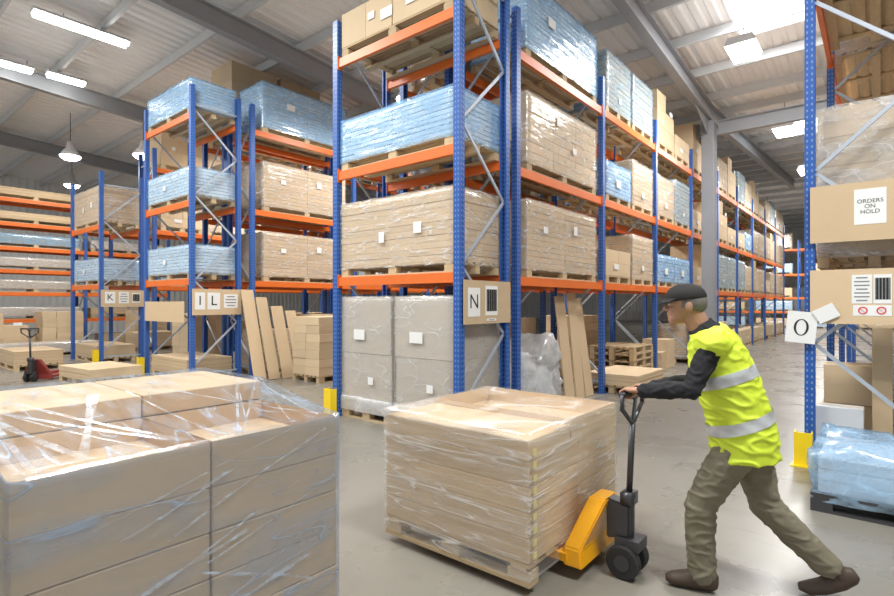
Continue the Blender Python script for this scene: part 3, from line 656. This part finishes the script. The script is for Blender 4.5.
for q in range(14):
    y0 = rr.uniform(-.56, .1); y1 = min(.56, y0+rr.uniform(.3, .75)); z0 = rr.uniform(.3, .95); z1 = min(1.1, z0+rr.choice((-1, 1, 1))*rr.uniform(.1, .35)); xx = (X1-X0)/2+.014
    bm = bmesh.new(); strand(bm, [V(xx+.002*math.sin(s), y0+(y1-y0)*s/8, z0+(z1-z0)*s/8+.006*math.sin(s*.6+q)) for s in range(9)], rr.uniform(.002, .009), q, V(0,0,1)); obj('film_strand', bm, FDENSE, t, smooth=True)
for q in range(14):
    y0 = rr.uniform(-.54, .54); y1 = max(-.55, min(.55, y0+rr.uniform(-.5, .5)))
    bm = bmesh.new(); strand(bm, [V((X1-cx)-.61*s/10, y0+(y1-y0)*s/10, zt+(RISE+.004)*(s/10)**1.3+.010) for s in range(11)], rr.uniform(.003, .014), q+20, V(0,1,.1)); obj('film_strand', bm, FDENSE, t, smooth=True)

# ------------------------------------------------------------------ load on the yellow pallet truck
LX0, LX1, LY0, LY1 = -2.57, -1.46, 2.47, 3.67
cx, cy = (LX0+LX1)/2, (LY0+LY1)/2; wx, wy = LX1-LX0, LY1-LY0
t = thing('pallet_load', 'film-wrapped brown cartons carried on the yellow pallet truck', 'pallet load', (cx,cy,.055), 0)
PH = .125
obj('pallet', pallet_bm(wx, wy, PH), WOOD, t)
lh = .139; b0 = PH+.001
for k in range(4):
    for j in range(2): link('carton', carton_mesh(wx-.003, wy/2-.003, lh-.0015, CARD), t, (RD.uniform(-.002,.002), (j-.5)*wy/2, b0+k*lh))
link('carton', tray(wx-.006, wy*.58-.004, lh+.012, .11, .11, CARD), t, (0, wy/2-wy*.29, b0+4*lh))
link('carton', carton_mesh(wx-.012, wy*.42-.004, lh-.022, CARD), t, (0, -wy/2+wy*.21, b0+4*lh))
obj('stretch_film', film_bm(wx+.014, wy+.014, .035, b0+5*lh+.016, .006, 1.7, .004, 20), FJACK, t, smooth=True)
for k in range(9):
    bm = bmesh.new(); quad_box(bm, wx/2+.018, wx/2+.020, -wy/2+.01, -wy/2+.045, .16+k*.07, .195+k*.07); obj('edge_tape', bm, TAPEY, t)

# ------------------------------------------------------------------ pallet truck
def jack(label, loc, rotz, body, zf=.09, lean=.03):
    t = thing('pallet_truck', label, 'pallet truck', (loc[0],loc[1],0), rotz)
    for s in (-1, 1):
        bm = bmesh.new(); y = s*.19
        prism(bm, [(-.26,y-.08,zf),(-1.32,y-.08,zf),(-1.42,y-.05,zf),(-1.42,y+.05,zf),(-1.32,y+.08,zf),(-.26,y+.08,zf)], (0,0,.046)); f = obj('fork', bm, body, t)
        bm = bmesh.new(); tube(bm, (-1.22,y-.04,.04), (-1.22,y+.04,.04), .04, 14); bar(bm, (-1.22,y,.04), (-1.1,y,zf+.01), .03, .02); obj('load_roller', bm, BLACK, f)
    bm = bmesh.new()
    lo = [(-.285,-.27), (-.16,-.27), (-.16,.27), (-.285,.27)]; mi_ = [(-.285,-.25), (-.18,-.25), (-.18,.25), (-.285,.25)]; hi = [(-.20,-.085), (-.09,-.085), (-.09,.085), (-.20,.085)]
    rg = [[bm.verts.new((x,y,z)) for x, y in r] for r, z in ((lo, zf-.02), (mi_, zf+.08), (hi, .44))]
    bm.faces.new(rg[0][::-1]); bm.faces.new(rg[2])
    for a, b in zip(rg, rg[1:]):
        for i in range(4): bm.faces.new((a[i], a[(i+1)%4], b[(i+1)%4], b[i]))
    bmesh.ops.bevel(bm, geom=bm.edges[:], offset=.010, segments=2, affect='EDGES'); obj('fork_frame', bm, body, t)
    bm = bmesh.new(); prism(bm, [(-.11,-.05,.20),(.03,-.05,.24),(.03,-.05,.42),(-.11,-.05,.44)], (0,.10,0))
    bmesh.ops.bevel(bm, geom=bm.edges[:], offset=.010, segments=2, affect='EDGES'); obj('pump_block', bm, DARKM, t)
    bm = bmesh.new(); tube(bm, (0,0,.10), (0,0,.44), .040, 16); quad_box(bm, -.05, .09, -.07, .07, .17, .23); quad_box(bm, -.03,.03,-.028,.028,.06,.17); obj('hydraulic_pump', bm, DARKM, t)
    for s in (-1, 1):
        bm = bmesh.new(); loft(bm, [(0,s*.036,.098),(0,s*.042,.098),(0,s*.088,.098),(0,s*.094,.098)], [.088,.097,.097,.088], 22, (0,0,1)); w = obj('steer_wheel', bm, BLACK, t)
        bm = bmesh.new(); tube(bm, (0,s*.03,.098), (0,s*.10,.098), .045, 16); obj('wheel_hub', bm, DARKM, w)
    bm = bmesh.new(); quad_box(bm, -.025,.045,-.05,.05,.42,.49); tube(bm, (.01,0,.46), (lean,0,.90), .018, 12)
    tube(bm, (lean,0,.89), (lean,-.16,1.0), .013, 10); tube(bm, (lean,0,.89), (lean,.16,1.0), .013, 10); tube(bm, (lean,-.16,.99), (lean,-.16,1.08), .013, 10); tube(bm, (lean,.16,.99), (lean,.16,1.08), .013, 10)
    h = obj('tow_handle', bm, DARKM, t, smooth=True)
    bm = bmesh.new(); loft(bm, [(lean,-.17,1.08),(lean,-.1,1.08),(lean,.1,1.08),(lean,.17,1.08)], [.016]*4, 12, (0,0,1)); obj('grip', bm, BLACK, h, smooth=True)
    bm = bmesh.new(); bar(bm, (lean,0,.9), (lean+.02,0,1.06), .03, .012); tube(bm, (lean+.02,-.04,1.05),(lean+.02,.04,1.05),.009,8); obj('release_lever', bm, DARKM, h)
    return t
jack('yellow pallet truck pushed by the person in the yellow vest', (-1.15,3.07), 0, JYEL)
jack('dark red pallet truck standing on the floor at far left', (-13.3,2.85), -.75, JRED, .05)

# ------------------------------------------------------------------ the person
ang = PI+math.radians(15)
PX, PY = -.585, 3.29
P = thing('person', 'person in yellow vest, black sleeves and dark cap pushing pallet truck', 'person', (PX,PY,0), ang)
body = bmesh.new()
loft(body, [(0,0,.80),(0,0,.88),(.03,0,1.02),(.085,0,1.18),(.13,0,1.30),(.165,0,1.39),(.19,0,1.44)], [(.15,.11),(.16,.12),(.145,.105),(.16,.11),(.17,.11),(.15,.09),(.07,.07)], 20)
loft(body, [(.175,0,1.40),(.22,0,1.47),(.265,0,1.56)], [(.062,.066),(.055,.06),(.056,.062)], 16)
ell(body, (.285,0,1.612), (.099,.077,.090), 24); ell(body, (.315,0,1.555), (.070,.060,.075), 20); ell(body, (.352,0,1.497), (.030,.034,.024))
ell(body, (.335,0,1.515), (.05,.05,.035)); ell(body, (.362,0,1.60), (.024,.056,.02))
loft(body, [(.374,0,1.605),(.393,0,1.578),(.400,0,1.562)], [(.009,.010),(.012,.012),(.016,.012)], 10); ell(body, (.392,0,1.562), (.014,.016,.011))
ell(body, (.380,0,1.537), (.010,.024,.007)); ell(body, (.378,0,1.524), (.010,.022,.007))
for s in (-1, 1):
    ell(body, (.272,s*.079,1.578), (.020,.010,.033)); ell(body, (.352,s*.038,1.562), (.022,.02,.02)); ell(body, (.370,s*.030,1.613), (.014,.022,.008))
shoulder = {1: V(.165,.183,1.36), -1: V(.165,-.183,1.36)}
A = V(-.259,-.966,0); PF = V(.966,-.259,0); UP = V(0,0,1)
dx_, dy_ = -1.12-PX, 3.07-PY
Gc = V(dx_*-.966+dy_*-.259, dx_*.259+dy_*-.966, 1.08)
arms = {}
for s, hand_c in ((1, Gc-A*.10), (-1, Gc+A*.10)):
    wrist = hand_c-PF*.098+UP*.028
    sh = shoulder[s]; d = wrist-sh; L = d.length; u = d.normalized(); mid = (sh+wrist)/2
    nn = V(-.45, s*.35, -.75); nn = (nn-u*nn.dot(u)).normalized(); el = mid+nn*math.sqrt(max(.0, max(.25, L/2+.012)**2-(L/2)**2))
    arms[s] = (sh, el, wrist, hand_c)
    chain(body, [sh, (sh+el)/2, el, (el*.6+wrist*.4), wrist], [.05,.045,.038,.038,.026], 12, (.3,.3,.9))
    k0 = hand_c-PF*.022+UP*.026
    loft(body, [wrist-PF*.01, wrist*.6+k0*.4, k0-PF*.012, k0+PF*.006], [(.026,.018),(.036,.017),(.044,.016),(.043,.012)], 14, A)
    for i, ln in enumerate((.92, 1.0, .96, .8)):
        off = A*(-.033+.022*i)*(-s)
        pts = [hand_c+off+PF*(-.026)+UP*.026, hand_c+off+PF*(-.002)+UP*(.030), hand_c+off+PF*.026*ln+UP*.014, hand_c+off+PF*.025*ln-UP*.012, hand_c+off+PF*.010*ln-UP*.027]
        chain(body, pts, [.0098,.0094,.0088,.0082,.0074], 10, A)
    inn = A*s*1.0
    tb = wrist*.45+hand_c*.55
    chain(body, [tb+inn*.03+UP*.0, hand_c+inn*.047-PF*.030-UP*.010, hand_c+inn*.046-PF*.008-UP*.027, hand_c+inn*.040+PF*.014-UP*.030], [.014,.0115,.010,.0085], 10, A)
legs = {1: [(0,.085,.86),(.125,.085,.66),(.215,.08,.47),(.215,.075,.30),(.205,.07,.09)], -1: [(-.01,-.085,.86),(-.07,-.09,.66),(-.115,-.10,.47),(-.25,-.105,.33),(-.435,-.11,.165)]}
for s in (1, -1): chain(body, legs[s], [.085,.072,.052,.05,.036], 14)
loft(body, [(.16,.07,.06),(.22,.07,.06),(.33,.075,.04)], [(.03,.03),(.034,.04),(.035,.022)], 12)
chain(body, [(-.46,-.11,.12),(-.38,-.11,.06),(-.32,-.11,.035)], [.03,.032,.025], 12)
BODY = remesh(body, 'body', SKIN, .0042, P, 2)
for s in (-1, 1):
    bm = bmesh.new(); ell(bm, (.3735,s*.031,1.594), (.010,.0125,.0075), 12); e = obj('eye', bm, EYEW, P, smooth=True)
    bm = bmesh.new(); ell(bm, (.3815,s*.031,1.594), (.003,.005,.005), 10); obj('pupil', bm, EYED, e, smooth=True)
bm = bmesh.new(); ell(bm, (.268,0,1.605), (.094,.083,.085), 24)
bmesh.ops.bisect_plane(bm, geom=bm.verts[:]+bm.edges[:]+bm.faces[:], plane_co=(.315,0,1.6), plane_no=(1,0,.25), clear_outer=True)
bmesh.ops.bisect_plane(bm, geom=bm.verts[:]+bm.edges[:]+bm.faces[:], plane_co=(.2,0,1.545), plane_no=(.25,0,-1), clear_outer=True)
bmesh.ops.holes_fill(bm, edges=[e for e in bm.edges if e.is_boundary]); obj('hair', bm, HAIR, P, smooth=True)
bm = bmesh.new(); ell(bm, (.288,0,1.636), (.110,.090,.078), 28)
bmesh.ops.bisect_plane(bm, geom=bm.verts[:]+bm.edges[:]+bm.faces[:], plane_co=(.29,0,1.618), plane_no=(-.16,0,-1), clear_outer=True)
bmesh.ops.holes_fill(bm, edges=[e for e in bm.edges if e.is_boundary])
CP = obj('cap', bm, CAPM, P, smooth=True)
bm = bmesh.new(); k = 12; top = []; bot = []
for i in range(k+1):
    a = -1.15+2.3*i/k; top.append(((.288+.095*math.cos(a)), .084*math.sin(a), 1.630)); bot.append(((.300+.132*math.cos(a*.85)), .088*math.sin(a), 1.604-.012*math.cos(a)))
for dz in (0, .006):
    a_ = [bm.verts.new((p[0],p[1],p[2]+dz)) for p in top]; b_ = [bm.verts.new((p[0],p[1],p[2]+dz)) for p in bot]
    for i in range(k): bm.faces.new((a_[i], a_[i+1], b_[i+1], b_[i]))
obj('cap_peak', bm, CAPM, CP, smooth=True)
bm = bmesh.new()
TR = [((.0,0,.82),(.175,.135)), ((.0,0,.90),(.178,.138)), ((.03,0,1.02),(.165,.128)), ((.085,0,1.18),(.178,.134)), ((.128,0,1.30),(.188,.132)), ((.163,0,1.385),(.165,.108)), ((.19,0,1.44),(.085,.085)), ((.215,0,1.475),(.066,.07))]
loft(bm, [a for a, b in TR], [b for a, b in TR], 22)
for s in (1, -1):
    sh, el, wr, hc = arms[s]
    chain(bm, [sh*.85+V(.14,0,1.36)*.15, sh, (sh+el)/2, el, el*.55+wr*.45, wr], [.066,.062,.058,.053,.049,.040], 14, (.3,.3,.9))
remesh(bm, 'jacket', JACKET, .0070, P, 5, .009, 14, 3)
bm = bmesh.new()
VR = [((-.005,0,.75),(.215,.176)), ((.0,0,.86),(.212,.172)), ((.03,0,1.0),(.202,.164)), ((.083,0,1.17),(.205,.163)), ((.125,0,1.29),(.207,.157)), ((.155,0,1.375),(.197,.134)), ((.178,0,1.43),(.125,.105)), ((.188,0,1.452),(.09,.085))]
loft(bm, [a for a, b in VR], [b for a, b in VR], 26)
for s in (1, -1): ell(bm, (.155,s*.165,1.385), (.098,.098,.080), 18)
VM = remesh(bm, 'safety_vest', VEST, .007, P, 5, .012, 9, 8)
def vring(z):
    for (a, b), (c, d) in zip(VR, VR[1:]):
        if a[2] <= z <= c[2]:
            f = (z-a[2])/(c[2]-a[2]); return (V(*a)*(1-f)+V(*c)*f, b[0]*(1-f)+d[0]*f, b[1]*(1-f)+d[1]*f)
me = VM.data; bvh = BVHTree.FromPolygons([v.co for v in me.vertices], [p.vertices for p in me.polygons])
for zc in (.945, 1.19):
    bm = bmesh.new(); seg = 56; rows = []
    for zz in (zc-.03, zc-.015, zc, zc+.015, zc+.03):
        c, ra, rb = vring(zz); row = []
        for k in range(seg):
            a = 2*PI*k/seg; dr = V(math.sin(a)*rb, math.cos(a)*ra, -math.sin(a)*rb*.35).normalized()
            hit = bvh.ray_cast(c+dr*.6, -dr); p = hit[0] if hit[0] else c+dr*.2
            row.append(bm.verts.new(p+dr*.005))
        rows.append(row)
    for i in range(4):
        for k in range(seg): bm.faces.new((rows[i][k], rows[i][(k+1)%seg], rows[i+1][(k+1)%seg], rows[i+1][k]))
    obj('reflective_band', bm, REFL, VM, smooth=True)
bm = bmesh.new()
loft(bm, [(0,0,.76),(0,0,.84),(.005,0,.92),(.015,0,.98)], [(.16,.125),(.168,.135),(.165,.13),(.155,.12)], 20)
hem = {1: V(.205,.07,.10), -1: V(-.405,-.11,.185)}
for s in (1, -1):
    p = [Vector(q) for q in legs[s]]; p[-1] = hem[s]
    q = [p[0], p[0].lerp(p[1], .5), p[1], p[1].lerp(p[2], .5), p[2], p[2].lerp(p[3], .5), p[3], p[3].lerp(p[4], .6), p[4]]
    chain(bm, q, [.110,.104,.096,.089,.083,.079,.076,.073,.072], 18)
remesh(bm, 'trousers', TROUS, .006, P, 5, .009, 11, 1)
bm = bmesh.new(); loft(bm, [(.125,.07,.055),(.15,.07,.058),(.21,.07,.062),(.29,.073,.048),(.36,.075,.038),(.395,.075,.034)], [(.03,.035),(.043,.055),(.047,.060),(.05,.046),(.046,.036),(.025,.02)], 16); chain(bm, [(.195,.07,.07),(.203,.07,.13)], [.05,.052])
remesh(bm, 'boot', SHOE, .007, P, 3)
bm = bmesh.new(); loft(bm, [(-.535,-.11,.165),(-.515,-.11,.15),(-.46,-.11,.112),(-.39,-.11,.065),(-.325,-.11,.042),(-.275,-.11,.04)], [(.028,.03),(.042,.048),(.047,.056),(.05,.044),(.046,.038),(.025,.02)], 16); chain(bm, [(-.46,-.11,.14),(-.425,-.11,.18)], [.048,.05])
remesh(bm, 'boot', SHOE, .007, P, 3)

# ------------------------------------------------------------------ world, camera
w = bpy.data.worlds.new('World'); S.world = w; w.use_nodes = True
bg = w.node_tree.nodes['Background']; bg.inputs[0].default_value = (.95, .975, 1, 1); bg.inputs[1].default_value = .62
cam = bpy.data.cameras.new('Camera'); cam.sensor_width = 36; cam.lens = 525/894*36; cam.shift_y = 5/894; cam.clip_end = 200
co = bpy.data.objects.new('Camera', cam); C.objects.link(co); co.location = (0,0,1.6); co.rotation_euler = (PI/2, 0, math.radians(39.5)); S.camera = co
S.view_settings.view_transform = 'Standard'
